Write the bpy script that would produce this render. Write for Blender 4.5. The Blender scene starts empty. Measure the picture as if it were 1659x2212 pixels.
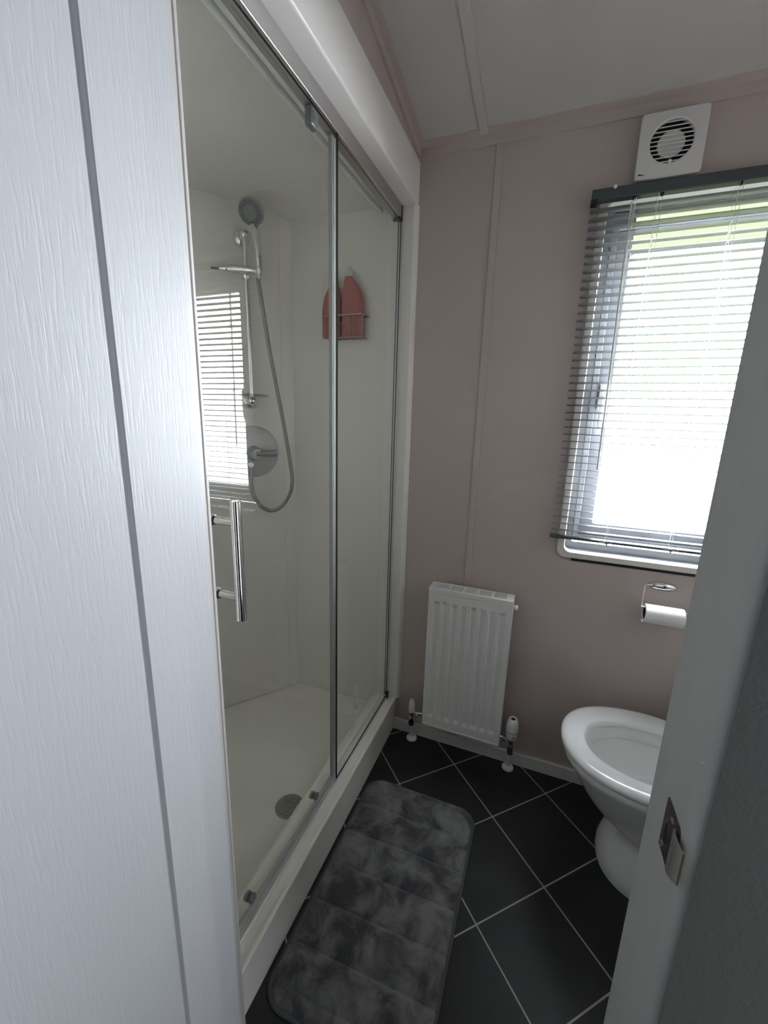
import bpy, bmesh, math, random
from mathutils import Vector, Matrix, noise
random.seed(4)
S = bpy.context.scene
C = S.collection
PI = math.pi

# ------------------------------------------------------------------ camera
YAW, PITCH, ROLL, FPX, EYE = 0.366251895521347, 0.22679796018472392, 0.027232660396205883, 904.06, 1.35
cd = bpy.data.cameras.new('camera'); cam = bpy.data.objects.new('camera', cd); C.objects.link(cam)
cd.sensor_fit = 'VERTICAL'; cd.sensor_height = 36.0; cd.lens = 36.0 * FPX / 2212.0
cd.clip_start = 0.01; cd.clip_end = 200
f_ = Vector((-math.sin(YAW) * math.cos(PITCH), math.cos(YAW) * math.cos(PITCH), -math.sin(PITCH)))
r_ = Vector((math.cos(YAW), math.sin(YAW), 0)); u_ = r_.cross(f_)
r2 = math.cos(ROLL) * r_ + math.sin(ROLL) * u_; u2 = -math.sin(ROLL) * r_ + math.cos(ROLL) * u_
M = Matrix((r2, u2, -f_)).transposed().to_4x4(); M.translation = Vector((0, 0, EYE))
cam.matrix_world = M
S.camera = cam

# ------------------------------------------------------------------ world, lamps, exposure
W = bpy.data.worlds.new('world'); S.world = W; W.use_nodes = True
wn = W.node_tree; bg = wn.nodes['Background']; bg.inputs[1].default_value = 24.0
tcw = wn.nodes.new('ShaderNodeTexCoord'); sxyz = wn.nodes.new('ShaderNodeSeparateXYZ'); rmp = wn.nodes.new('ShaderNodeValToRGB')
mr = wn.nodes.new('ShaderNodeMapRange'); mr.inputs['From Min'].default_value = -1; mr.inputs['From Max'].default_value = 1
wn.links.new(tcw.outputs['Generated'], sxyz.inputs[0]); wn.links.new(sxyz.outputs[2], mr.inputs[0]); wn.links.new(mr.outputs[0], rmp.inputs[0])
# overcast sky down to a misty horizon, dim grass far below
e = rmp.color_ramp.elements; e[0].position = 0.30; e[0].color = (0.035, 0.042, 0.022, 1); e[1].position = 0.36; e[1].color = (0.90, 0.95, 1.0, 1)
wn.links.new(rmp.outputs[0], bg.inputs[0])

def area(name, loc, rot, sx, sy, power, col=(1, 1, 1), portal=False):
    l = bpy.data.lights.new(name, 'AREA'); l.shape = 'RECTANGLE'; l.size = sx; l.size_y = sy
    l.energy = power; l.color = col
    if portal: l.cycles.is_portal = True
    o = bpy.data.objects.new(name, l); C.objects.link(o); o.location = loc; o.rotation_euler = rot
    return o
area('window_portal', (0.37, 1.66, 1.44), (-PI / 2, 0, 0), 0.62, 1.15, 1, portal=True)
# added fill lamp in the hallway, set low to brighten the lower door
area('hallway_fill', (1.14, 0.02, 0.72), (0, PI / 2, 0), 0.9, 0.45, 3.0, (0.86, 0.93, 1.0))

S.view_settings.view_transform = 'Standard'; S.view_settings.look = 'None'
S.view_settings.gamma = 1; S.view_settings.exposure = 1.65; S.view_settings.use_curve_mapping = False
S.cycles.max_bounces = 12; S.cycles.transparent_max_bounces = 24; S.cycles.diffuse_bounces = 6

# ------------------------------------------------------------------ materials
def mat(name, col, rough=0.5, metal=0.0, bump=0.0, bscale=60.0, var=0.0, vscale=4.0, coat=0.0, stretch=None, sheen=0.0, spec=None):
    m = bpy.data.materials.new(name); m.use_nodes = True
    nt = m.node_tree; b = nt.nodes['Principled BSDF']
    b.inputs['Base Color'].default_value = (*col, 1); b.inputs['Roughness'].default_value = rough
    b.inputs['Metallic'].default_value = metal; b.inputs['Coat Weight'].default_value = coat
    if sheen: b.inputs['Sheen Weight'].default_value = sheen
    if spec is not None: b.inputs['Specular IOR Level'].default_value = spec
    tc = nt.nodes.new('ShaderNodeTexCoord'); mp = nt.nodes.new('ShaderNodeMapping')
    nt.links.new(tc.outputs['Object'], mp.inputs[0])
    if stretch: mp.inputs['Scale'].default_value = stretch
    if var:
        n = nt.nodes.new('ShaderNodeTexNoise'); n.inputs['Scale'].default_value = vscale; n.inputs['Detail'].default_value = 5
        nt.links.new(mp.outputs[0], n.inputs['Vector'])
        r = nt.nodes.new('ShaderNodeValToRGB'); nt.links.new(n.outputs[0], r.inputs[0])
        r.color_ramp.elements[0].position = 0.3; r.color_ramp.elements[1].position = 0.7
        r.color_ramp.elements[0].color = (*[c * (1 - var) for c in col], 1)
        r.color_ramp.elements[1].color = (*[min(1, c * (1 + var)) for c in col], 1)
        nt.links.new(r.outputs[0], b.inputs['Base Color'])
    if bump:
        n = nt.nodes.new('ShaderNodeTexNoise'); n.inputs['Scale'].default_value = bscale; n.inputs['Detail'].default_value = 4
        nt.links.new(mp.outputs[0], n.inputs['Vector'])
        bp = nt.nodes.new('ShaderNodeBump'); bp.inputs['Strength'].default_value = bump; bp.inputs['Distance'].default_value = 0.002
        nt.links.new(n.outputs[0], bp.inputs['Height']); nt.links.new(bp.outputs[0], b.inputs['Normal'])
    return m

def glass(name, tint, ior):
    m = bpy.data.materials.new(name); m.use_nodes = True; nt = m.node_tree
    for n in list(nt.nodes):
        if n.type == 'BSDF_PRINCIPLED': nt.nodes.remove(n)
    out = [n for n in nt.nodes if n.type == 'OUTPUT_MATERIAL'][0]
    tr = nt.nodes.new('ShaderNodeBsdfTransparent'); tr.inputs[0].default_value = (*tint, 1)
    clear = nt.nodes.new('ShaderNodeBsdfTransparent')
    gl = nt.nodes.new('ShaderNodeBsdfGlossy'); gl.inputs['Roughness'].default_value = 0.0
    fr = nt.nodes.new('ShaderNodeFresnel'); fr.inputs[0].default_value = ior
    geo = nt.nodes.new('ShaderNodeNewGeometry')
    mx = nt.nodes.new('ShaderNodeMixShader'); nt.links.new(fr.outputs[0], mx.inputs[0])
    nt.links.new(tr.outputs[0], mx.inputs[1]); nt.links.new(gl.outputs[0], mx.inputs[2])
    m2 = nt.nodes.new('ShaderNodeMixShader'); nt.links.new(geo.outputs['Backfacing'], m2.inputs[0])
    nt.links.new(mx.outputs[0], m2.inputs[1]); nt.links.new(clear.outputs[0], m2.inputs[2])
    nt.links.new(m2.outputs[0], out.inputs[0])
    return m

PINK = (0.50, 0.435, 0.412)
m_wall = mat('wall_vinyl', PINK, 0.6, bump=0.15, bscale=220, var=0.03, vscale=3)
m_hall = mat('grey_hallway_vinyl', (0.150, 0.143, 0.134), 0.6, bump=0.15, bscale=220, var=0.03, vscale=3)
m_ceil = mat('ceiling_board', (0.55, 0.54, 0.52), 0.7, bump=0.25, bscale=160)
m_white = mat('white_paint', (0.72, 0.72, 0.70), 0.35, bump=0.05, bscale=90)
m_casing = mat('white_casing', (0.84, 0.82, 0.79), 0.35, bump=0.08, bscale=120)
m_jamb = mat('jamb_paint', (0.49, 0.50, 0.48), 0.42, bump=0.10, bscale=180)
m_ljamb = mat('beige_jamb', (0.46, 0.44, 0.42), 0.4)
m_pvc = mat('white_pvc', (0.80, 0.81, 0.82), 0.3)
m_frame = mat('window_frame_pvc', (0.37, 0.39, 0.42), 0.3)
m_trimw = mat('cream_window_trim', (0.72, 0.70, 0.65), 0.4)
m_shell = mat('cream_shower_liner', (0.75, 0.74, 0.70), 0.30, bump=0.03, bscale=30)
m_tray = mat('cream_acrylic', (0.82, 0.81, 0.755), 0.28, bump=0.02, bscale=40)
m_chrome = mat('polished_chrome', (0.80, 0.80, 0.80), 0.08, 1.0)
m_steel = mat('brushed_steel', (0.62, 0.60, 0.58), 0.22, 1.0)
m_hose = mat('steel_hose', (0.34, 0.34, 0.33), 0.42, 0.85)
m_alu = mat('satin_aluminium', (0.42, 0.40, 0.39), 0.30, 0.75)
m_lightalu = mat('pale_aluminium', (0.66, 0.68, 0.66), 0.35, 0.3)
m_black = mat('black_plastic', (0.012, 0.012, 0.013), 0.4)
m_dark = mat('dark_gasket', (0.03, 0.04, 0.038), 0.5)
m_ceramic = mat('white_ceramic', (0.82, 0.83, 0.82), 0.10, coat=0.4)
m_seat = mat('white_seat_plastic', (0.84, 0.86, 0.86), 0.14, coat=0.3)
m_rad = mat('white_enamel', (0.78, 0.79, 0.78), 0.30)
m_radd = mat('grey_gap', (0.20, 0.20, 0.20), 0.6)
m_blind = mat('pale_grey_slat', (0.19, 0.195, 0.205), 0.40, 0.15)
m_head = mat('dark_grey_rail', (0.10, 0.115, 0.12), 0.35, 0.5)
m_tissue = mat('tissue_paper', (0.86, 0.86, 0.85), 0.95, bump=0.5, bscale=160)
m_core = mat('brown_card', (0.10, 0.045, 0.04), 0.9)
m_pinkb = mat('pink_plastic', (0.42, 0.140, 0.125), 0.35)
m_cap = mat('translucent_cap', (0.62, 0.63, 0.59), 0.3)
m_print = mat('dark_print', (0.22, 0.05, 0.05), 0.5)
m_copper = mat('caddy_wire', (0.42, 0.33, 0.31), 0.25, 0.8)
m_strike = mat('strike_steel', (0.17, 0.14, 0.135), 0.35, 0.85, bump=0.1, bscale=30)
m_nickel = mat('worn_nickel', (0.62, 0.60, 0.54), 0.30, 0.8)
m_label = mat('grey_print', (0.25, 0.25, 0.25), 0.6)
m_drain = mat('steel_drain', (0.30, 0.29, 0.27), 0.35, 0.8)
m_nozzle = mat('grey_shower_face', (0.20, 0.21, 0.21), 0.35, 0.3)
m_headc = mat('grey_chrome_head', (0.40, 0.41, 0.41), 0.28, 0.6)
m_glass = glass('shower_glass', (0.975, 0.985, 0.97), 1.48)
m_pane = glass('window_glass', (0.97, 0.98, 0.99), 1.5)
m_band = glass('green_glow_tint', (0.0135, 0.0150, 0.0095), 1.4)  # greenish glow at the window head, put into the tint
m_plate = glass('clear_plastic_plate', (0.72, 0.73, 0.74), 1.4)
m_seal = mat('pale_seal', (0.36, 0.38, 0.36), 0.35)

# woodgrain door
def woodgrain():
    m = bpy.data.materials.new('white_woodgrain'); m.use_nodes = True; nt = m.node_tree
    b = nt.nodes['Principled BSDF']; b.inputs['Base Color'].default_value = (0.455, 0.463, 0.478, 1); b.inputs['Roughness'].default_value = 0.42
    tc = nt.nodes.new('ShaderNodeTexCoord'); mp = nt.nodes.new('ShaderNodeMapping'); mp.inputs['Scale'].default_value = (1, 1, 0.07)
    nt.links.new(tc.outputs['Object'], mp.inputs[0])
    n1 = nt.nodes.new('ShaderNodeTexNoise'); n1.inputs['Scale'].default_value = 300; n1.inputs['Detail'].default_value = 3
    n1.inputs['Distortion'].default_value = 0.4
    nt.links.new(mp.outputs[0], n1.inputs['Vector'])
    rp = nt.nodes.new('ShaderNodeValToRGB'); rp.color_ramp.elements[0].position = 0.36; rp.color_ramp.elements[1].position = 0.5
    nt.links.new(n1.outputs[0], rp.inputs[0])
    bp = nt.nodes.new('ShaderNodeBump'); bp.inputs['Strength'].default_value = 0.16; bp.inputs['Distance'].default_value = 0.0007
    nt.links.new(rp.outputs[0], bp.inputs['Height']); nt.links.new(bp.outputs[0], b.inputs['Normal'])
    return m
m_grain = woodgrain()

# dark slate-effect tiles laid diagonally with pale grout
def tiles():
    m = bpy.data.materials.new('black_diagonal_tiles'); m.use_nodes = True; nt = m.node_tree; L = nt.links
    b = nt.nodes['Principled BSDF']
    tc = nt.nodes.new('ShaderNodeTexCoord'); sp = nt.nodes.new('ShaderNodeSeparateXYZ'); L.new(tc.outputs['Object'], sp.inputs[0])
    def mth(op, a, b_=None):
        n = nt.nodes.new('ShaderNodeMath'); n.operation = op
        for i, v in enumerate((a, b_)):
            if v is None: continue
            if isinstance(v, (int, float)): n.inputs[i].default_value = v
            else: L.new(v, n.inputs[i])
        return n.outputs[0]
    P = 0.3425; G = 0.0029
    def grid(v, c):
        q = mth('DIVIDE', mth('SUBTRACT', v, c), P)
        fr = mth('ABSOLUTE', mth('SUBTRACT', q, mth('ROUND', q)))
        return mth('MULTIPLY', fr, P)
    u = mth('ADD', sp.outputs[0], sp.outputs[1]); v = mth('SUBTRACT', sp.outputs[1], sp.outputs[0])
    d = mth('MINIMUM', grid(u, 1.205), grid(v, 0.952))
    g = mth('LESS_THAN', d, G)
    n = nt.nodes.new('ShaderNodeTexNoise'); n.inputs['Scale'].default_value = 9; n.inputs['Detail'].default_value = 6
    L.new(tc.outputs['Object'], n.inputs['Vector'])
    r = nt.nodes.new('ShaderNodeValToRGB'); L.new(n.outputs[0], r.inputs[0])
    r.color_ramp.elements[0].color = (0.012, 0.013, 0.014, 1); r.color_ramp.elements[1].color = (0.028, 0.030, 0.031, 1)
    mx = nt.nodes.new('ShaderNodeMix'); mx.data_type = 'RGBA'; L.new(g, mx.inputs[0]); L.new(r.outputs[0], mx.inputs[6])
    mx.inputs[7].default_value = (0.36, 0.36, 0.35, 1)
    L.new(mx.outputs[2], b.inputs['Base Color']); b.inputs['Roughness'].default_value = 0.42
    b.inputs['Specular IOR Level'].default_value = 0.35
    nb = nt.nodes.new('ShaderNodeTexNoise'); nb.inputs['Scale'].default_value = 70; L.new(tc.outputs['Object'], nb.inputs['Vector'])
    bp = nt.nodes.new('ShaderNodeBump'); bp.inputs['Strength'].default_value = 0.12; bp.inputs['Distance'].default_value = 0.002
    L.new(nb.outputs[0], bp.inputs['Height']); L.new(bp.outputs[0], b.inputs['Normal'])
    return m
m_tiles = tiles()

def plush():
    m = bpy.data.materials.new('grey_plush_pile'); m.use_nodes = True; nt = m.node_tree; L = nt.links
    b = nt.nodes['Principled BSDF']; b.inputs['Roughness'].default_value = 0.9; b.inputs['Sheen Weight'].default_value = 0.25
    b.inputs['Sheen Roughness'].default_value = 0.4
    tc = nt.nodes.new('ShaderNodeTexCoord')
    n = nt.nodes.new('ShaderNodeTexNoise'); n.inputs['Scale'].default_value = 12; n.inputs['Detail'].default_value = 8
    n.inputs['Roughness'].default_value = 0.62; n.inputs['Distortion'].default_value = 0.5
    L.new(tc.outputs['Object'], n.inputs['Vector'])
    r = nt.nodes.new('ShaderNodeValToRGB'); L.new(n.outputs[0], r.inputs[0])
    e = r.color_ramp.elements; e[0].position = 0.41; e[1].position = 0.62
    e[0].color = (0.055, 0.057, 0.062, 1); e[1].color = (0.205, 0.210, 0.208, 1)
    L.new(r.outputs[0], b.inputs['Base Color'])
    nb = nt.nodes.new('ShaderNodeTexNoise'); nb.inputs['Scale'].default_value = 500; L.new(tc.outputs['Object'], nb.inputs['Vector'])
    ad = nt.nodes.new('ShaderNodeMath'); ad.operation = 'ADD'; L.new(nb.outputs[0], ad.inputs[0]); L.new(n.outputs[0], ad.inputs[1])
    bp = nt.nodes.new('ShaderNodeBump'); bp.inputs['Strength'].default_value = 0.5; bp.inputs['Distance'].default_value = 0.004
    L.new(ad.outputs[0], bp.inputs['Height']); L.new(bp.outputs[0], b.inputs['Normal'])
    return m
m_mat = plush(); m_hem = mat('grey_mat_hem', (0.085, 0.088, 0.09), 0.9, bump=0.4, bscale=400)

# ------------------------------------------------------------------ mesh helpers (all take world coordinates)
def V(*a): return Vector(a)
def BM(): return bmesh.new()
def box(bm, a, b, bev=0.0, seg=2, mi=0):
    t = bmesh.new(); bmesh.ops.create_cube(t, size=1)
    a = Vector(a); b = Vector(b); s = b - a; c = (a + b) / 2
    for v in t.verts: v.co = Vector((v.co.x * s.x + c.x, v.co.y * s.y + c.y, v.co.z * s.z + c.z))
    if bev: bmesh.ops.bevel(t, geom=list(t.edges), offset=bev, segments=seg, affect='EDGES', profile=0.5)
    for f in t.faces: f.material_index = mi
    join(bm, t)
def join(bm, t):
    me = bpy.data.meshes.new('tmp'); t.to_mesh(me); t.free(); bm.from_mesh(me); bpy.data.meshes.remove(me)
def frame_of(d):
    d = d.normalized(); up = Vector((0, 0, 1)) if abs(d.z) < 0.9 else Vector((1, 0, 0))
    x = up.cross(d).normalized(); return x, d.cross(x).normalized(), d
def rings(bm, loops, cap0=True, cap1=True, closed=True):
    vs = [[bm.verts.new(p) for p in l] for l in loops]
    n = len(vs[0]); m = n if closed else n - 1
    for a, b in zip(vs, vs[1:]):
        for i in range(m):
            j = (i + 1) % n; bm.faces.new((a[i], a[j], b[j], b[i]))
    if cap0: bm.faces.new(vs[0][::-1])
    if cap1: bm.faces.new(vs[-1])
    return vs
def lathe(bm, prof, o, axis=(0, 0, 1), seg=32, cap=True):
    """prof: list of (radius, distance along axis)"""
    o = Vector(o); x, y, d = frame_of(Vector(axis))
    rings(bm, [[o + d * h + (x * math.cos(2 * PI * i / seg) + y * math.sin(2 * PI * i / seg)) * max(r, 1e-5) for i in range(seg)] for r, h in prof], cap, cap)
def cyl(bm, p0, p1, r, r1=None, seg=24, bev=0.0):
    p0 = Vector(p0); p1 = Vector(p1); L = (p1 - p0).length; r1 = r if r1 is None else r1
    prof = [(r - bev, 0), (r, bev), (r1, L - bev), (r1 - bev, L)] if bev else [(r, 0), (r1, L)]
    lathe(bm, prof, p0, p1 - p0, seg)
def smooth_path(pts, n=8):
    pts = [Vector(p) for p in pts]; P = [pts[0] * 2 - pts[1]] + pts + [pts[-1] * 2 - pts[-2]]; out = []
    for i in range(1, len(P) - 2):
        for k in range(n):
            t = k / n; a, b, c, d = P[i - 1:i + 3]
            out.append(0.5 * ((2 * b) + (c - a) * t + (2 * a - 5 * b + 4 * c - d) * t * t + (-a + 3 * b - 3 * c + d) * t ** 3))
    out.append(pts[-1]); return out
def tube(bm, pts, r, seg=12, smooth=0, cap=True):
    pts = smooth_path(pts, smooth) if smooth else [Vector(p) for p in pts]
    rr = r if isinstance(r, (list, tuple)) else [r] * len(pts)
    if len(rr) != len(pts): rr = [rr[min(len(rr) - 1, int(i * len(rr) / len(pts)))] for i in range(len(pts))]
    x = None; loops = []
    for i, p in enumerate(pts):
        d = (pts[min(i + 1, len(pts) - 1)] - pts[max(i - 1, 0)]).normalized()
        if x is None: x = frame_of(d)[0]
        x = (x - d * x.dot(d)).normalized(); y = d.cross(x)
        loops.append([p + (x * math.cos(2 * PI * k / seg) + y * math.sin(2 * PI * k / seg)) * rr[i] for k in range(seg)])
    rings(bm, loops, cap, cap)
def rrect(x0, x1, z0, z1, r, n=8):
    out = []
    for cx, cz, a in ((x1 - r, z0 + r, -PI / 2), (x1 - r, z1 - r, 0), (x0 + r, z1 - r, PI / 2), (x0 + r, z0 + r, PI)):
        for i in range(n + 1):
            t = a + PI / 2 * i / n; out.append((cx + r * math.cos(t), cz + r * math.sin(t)))
    return out
def ring_frame(bm, o, i, y0, y1, ro, ri, bev=0.0):
    """rounded-rectangle frame standing in the xz plane; o and i are (x0,x1,z0,z1); y0 the room side"""
    A = rrect(*o, ro); B = rrect(*i, ri); e = bev
    O2 = rrect(o[0] + e, o[1] - e, o[2] + e, o[3] - e, max(ro - e, 1e-3)); I2 = rrect(i[0] - e, i[1] + e, i[2] - e, i[3] + e, ri + e)
    L = [(A, y1), (A, y0 + e), (O2, y0), (I2, y0), (B, y0 + e), (B, y1)]
    vs = [[bm.verts.new((x, y, z)) for x, z in l] for l, y in L]; n = len(A)
    for a, b in zip(vs, vs[1:] + vs[:1]):
        for k in range(n): j = (k + 1) % n; bm.faces.new((a[k], a[j], b[j], b[k]))
def plate_xz(bm, l, y0, y1, bev=0.0):
    def ins(l, e):
        cx = sum(p[0] for p in l) / len(l); cz = sum(p[1] for p in l) / len(l)
        return [(x - math.copysign(min(e, abs(x - cx)), x - cx), z - math.copysign(min(e, abs(z - cz)), z - cz)) for x, z in l]
    L = [(l, y1), (l, y0 + bev), (ins(l, bev), y0)] if bev else [(l, y1), (l, y0)]
    rings(bm, [[Vector((x, y, z)) for x, z in q] for q, y in L])

def link(name, bm, m, parent=None, smooth=False, angle=40):
    bmesh.ops.recalc_face_normals(bm, faces=list(bm.faces))
    me = bpy.data.meshes.new(name)
    if parent is not None:
        w = Vector((0, 0, 0)); q = parent
        while q: w += Vector(q.location); q = q.parent
        bmesh.ops.translate(bm, verts=list(bm.verts), vec=-w)
    bm.to_mesh(me); bm.free()
    for mm in (m if isinstance(m, (list, tuple)) else [m]): me.materials.append(mm)
    o = bpy.data.objects.new(name, me); C.objects.link(o)
    if parent is not None: o.parent = parent
    if smooth:
        for p in me.polygons: p.use_smooth = True
        me.set_sharp_from_angle(angle=math.radians(angle))
    return o
def thing(name, label, cat, loc=(0, 0, 0), group=None):
    o = bpy.data.objects.new(name, None); C.objects.link(o); o.location = loc; o.empty_display_size = 0.05
    o['label'] = label; o['category'] = cat
    if group: o['group'] = group
    return o
def tag(o, label, cat, group=None):
    o['label'] = label; o['category'] = cat
    if group: o['group'] = group
    return o
def struct(o, label=None, cat=None):
    o['kind'] = 'structure'
    if label: o['label'] = label
    if cat: o['category'] = cat
    return o
def sbox(name, m, a, b, label=None, cat=None, bev=0.0, parent=None):
    bm = BM(); box(bm, a, b, bev); o = link(name, bm, m, parent)
    return struct(o, label, cat) if parent is None else o

# ------------------------------------------------------------------ room shell
D = 1.525                      # inner face of the window wall
def ceil_z(y): return 2.2 + 0.177 * (D - y)
sbox('floor', m_tiles, (-1.32, -1.2, -0.05), (1.25, 1.60, 0.0), 'black floor tiles laid diagonally with pale grout', 'floor')
bm = BM()
rings(bm, [[V(x, -1.2, ceil_z(-1.2)), V(x, 1.60, ceil_z(1.60)), V(x, 1.60, ceil_z(1.60) + .05), V(x, -1.2, ceil_z(-1.2) + .05)] for x in (-1.32, 1.25)])
struct(link('ceiling', bm, m_ceil), 'pale sloping ceiling of boards joined by a thin batten', 'ceiling')
# window wall with its opening
WX0, WX1, WZ0, WZ1 = 0.080, 0.650, 0.900, 1.975
bm = BM()
for a, b in (((-1.32, D, 0), (WX0, 1.60, 2.25)), ((WX1, D, 0), (1.25, 1.60, 2.25)), ((WX0, D, 0), (WX1, 1.60, WZ0)), ((WX0, D, WZ1), (WX1, 1.60, 2.25))):
    box(bm, a, b)
struct(link('wall_back', bm, m_wall), 'pinkish taupe wall holding the window, fan and radiator', 'wall')
sbox('wall_right', m_wall, (0.80, 0.478, 0), (0.86, D, 2.42), 'taupe wall behind the toilet cistern', 'wall')
# wall above the shower header
bm = BM(); box(bm, (-0.56, 0.478, 2.150), (-0.497, D, 2.42)); struct(link('wall_left', bm, m_wall), 'narrow taupe wall strip above the white shower header', 'wall')
# wall with the doorway, camera stands just outside it
JX0, JX1, HEAD = -0.465, 0.15, 1.95
bm = BM()
box(bm, (JX1 + 0.011, 0.3715, 0), (1.25, 0.478, 2.46)); box(bm, (-1.32, 0.367, 0), (JX0 - 0.012, 0.478, 2.46)); box(bm, (JX0 - 0.012, 0.367, HEAD + .012), (JX1 + 0.012, 0.478, 2.46))
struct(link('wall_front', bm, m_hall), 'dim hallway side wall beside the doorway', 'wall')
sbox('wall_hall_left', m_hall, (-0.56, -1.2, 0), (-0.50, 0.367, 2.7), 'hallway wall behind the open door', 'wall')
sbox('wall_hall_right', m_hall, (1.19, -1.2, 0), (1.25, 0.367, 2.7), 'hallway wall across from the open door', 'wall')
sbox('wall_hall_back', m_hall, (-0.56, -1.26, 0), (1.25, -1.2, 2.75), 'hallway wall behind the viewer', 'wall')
sbox('wall_shower_end', m_wall, (-1.32, 0.478, 0), (-1.27, D, 2.45), 'outer wall behind the shower cubicle', 'wall')
# baseboard
bm = BM(); box(bm, (-0.508, 1.513, 0), (0.80, D, 0.047)); box(bm, (-0.508, 1.511, 0.047), (0.80, D, 0.052), 0.0015)
struct(link('baseboard_back', bm, m_white), 'low white skirting along the window wall', 'skirting')
# ceiling coves and battens
bm = BM(); zc = 2.2
rings(bm, [[V(x, D, zc - .030), V(x, D - .006, zc - .030), V(x, D - .008, zc - .004), V(x, D - .030, ceil_z(D - .03) - .004), V(x, D - .030, ceil_z(D - .03)), V(x, D, zc)] for x in (-0.497, 0.80)])
struct(link('trim_1', bm, m_wall), 'taupe cove strip where the window wall meets the ceiling', 'trim')
bm = BM()
rings(bm, [[V(-.497, y, ceil_z(y)), V(-.497, y, ceil_z(y) - .028), V(-.489, y, ceil_z(y) - .028), V(-.487, y, ceil_z(y) - .006), V(-.470, y, ceil_z(y) - .003), V(-.470, y, ceil_z(y))] for y in (0.478, D)])
struct(link('trim_2', bm, m_wall), 'taupe cove strip above the shower header', 'trim')
bm = BM()
rings(bm, [[V(-.298, y, ceil_z(y)), V(-.297, y, ceil_z(y) - .005), V(-.272, y, ceil_z(y) - .005), V(-.271, y, ceil_z(y))] for y in (0.478, D)])
struct(link('trim_3', bm, m_ceil), 'flat batten running along the ceiling', 'trim')
bm = BM(); box(bm, (-0.246, D - .005, 0.05), (-0.224, D, 2.17), 0.0015)
struct(link('trim_4', bm, m_wall), 'vertical taupe batten on the window wall above the radiator', 'trim')

# ------------------------------------------------------------------ door frame (right jamb, left jamb, head) and open door
bm = BM()
pts = [(JX1 + .0015, .431), (JX1 + .0015, .392)] + [(JX1 + .0015 + .010 * (1 - math.cos(t)), .391 - .019 * math.sin(t)) for t in [PI / 2 * i / 8 for i in range(9)]] + [(JX1 + .0112, .373), (JX1 + .0112, .478), (JX1 - .0035, .4665), (JX1 - .0048, .4625), (JX1 + .0015, .4311)]
rings(bm, [[V(x, y, z) for x, y in pts] for z in (0, HEAD + .03)])
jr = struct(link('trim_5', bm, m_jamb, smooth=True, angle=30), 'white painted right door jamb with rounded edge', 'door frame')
bm = BM()
box(bm, (JX0 - .030, 0.362, 0), (JX0 - .006, 0.478, HEAD), 0.002); box(bm, (JX0 - .014, 0.430, 0), (JX0, 0.476, HEAD), 0.001)
box(bm, (JX0 - .004, 0.474, 0), (JX0 + .0015, 0.480, HEAD), 0.0015)
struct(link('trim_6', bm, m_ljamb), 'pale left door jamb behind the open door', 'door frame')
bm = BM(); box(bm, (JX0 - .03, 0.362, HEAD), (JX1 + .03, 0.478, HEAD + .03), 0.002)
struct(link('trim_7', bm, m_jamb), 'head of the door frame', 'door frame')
# strike plate on the right jamb
bm = BM(); X = JX1 + .0015
def rot(bm, ps, x0, x1): rings(bm, [[V(x, y, z) for y, z in ps] for x in (x0, x1)])
ps = [(.4295, .984), (.4295, .927), (.394, .9285), (.390, .932), (.390, .981), (.394, .985)]
rot(bm, ps, X, X - .0018)
pl = link('strike_plate', bm, m_strike, jr); pl['label'] = 'dark metal latch strike plate screwed to the jamb'
bm = BM(); loops = []
for t in [i / 8 for i in range(9)]:
    x = X - .0018 - .0030 * math.sin(t * PI * .8) + .001 * t; y = .398 - .030 * t; zt = .979 + .004 * t; zb = .930 + .018 * t
    loops.append([V(x, y, zb), V(x, y, zt), V(x - .0016, y + .0004, zt), V(x - .0016, y + .0004, zb)])
rings(bm, loops)
link('strike_lip', bm, m_nickel, pl, smooth=True)
bm = BM()
loops = [[V(X - .0018 - h, .4155 + r * .55 * math.cos(a), .9565 + r * math.sin(a)) for a in [2 * PI * i / 24 for i in range(24)]] for r, h in ((.0135, 0), (.0135, .0010), (.011, .0012))]
rings(bm, loops); link('latch_hole', bm, m_steel, pl, smooth=True)
bm = BM(); rings(bm, [[V(X - .0030 - h, .4150 + .0022 * math.cos(a), .9565 + .0092 * math.sin(a)) for a in [2 * PI * i / 16 for i in range(16)]] for h in (0, .0004)])
link('latch_slot', bm, m_black, pl)
for z, y in ((.9765, .4085), (.9335, .4225)):
    bm = BM(); lathe(bm, [(.0036, 0), (.0034, .0008), (.002, .0012)], (X - .0018, y, z), (-1, 0, 0), 16); link('screw', bm, m_steel, pl, smooth=True)
# the open door along the left, white woodgrain with a routed groove
bm = BM(); gy, gw, gd = 0.3095, 0.0032, 0.006
xs = -0.41
sec = [(xs - .04, -.170), (xs - .002, -.170), (xs, -.168), (xs, gy - .1 - .35), (xs, gy - gw - .0012), (xs - .0015, gy - gw), (xs - gd, gy - gw * .5), (xs - gd, gy + gw * .5), (xs - .0015, gy + gw), (xs, gy + gw + .0012), (xs, .4115), (xs - .0015, .413), (xs - .04, .413)]
rings(bm, [[V(x, y, z) for x, y in sec] for z in (0.008, 1.94)])
door = struct(link('door_1', bm, m_grain), 'white woodgrain door standing open, with a vertical routed groove', 'door')

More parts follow.
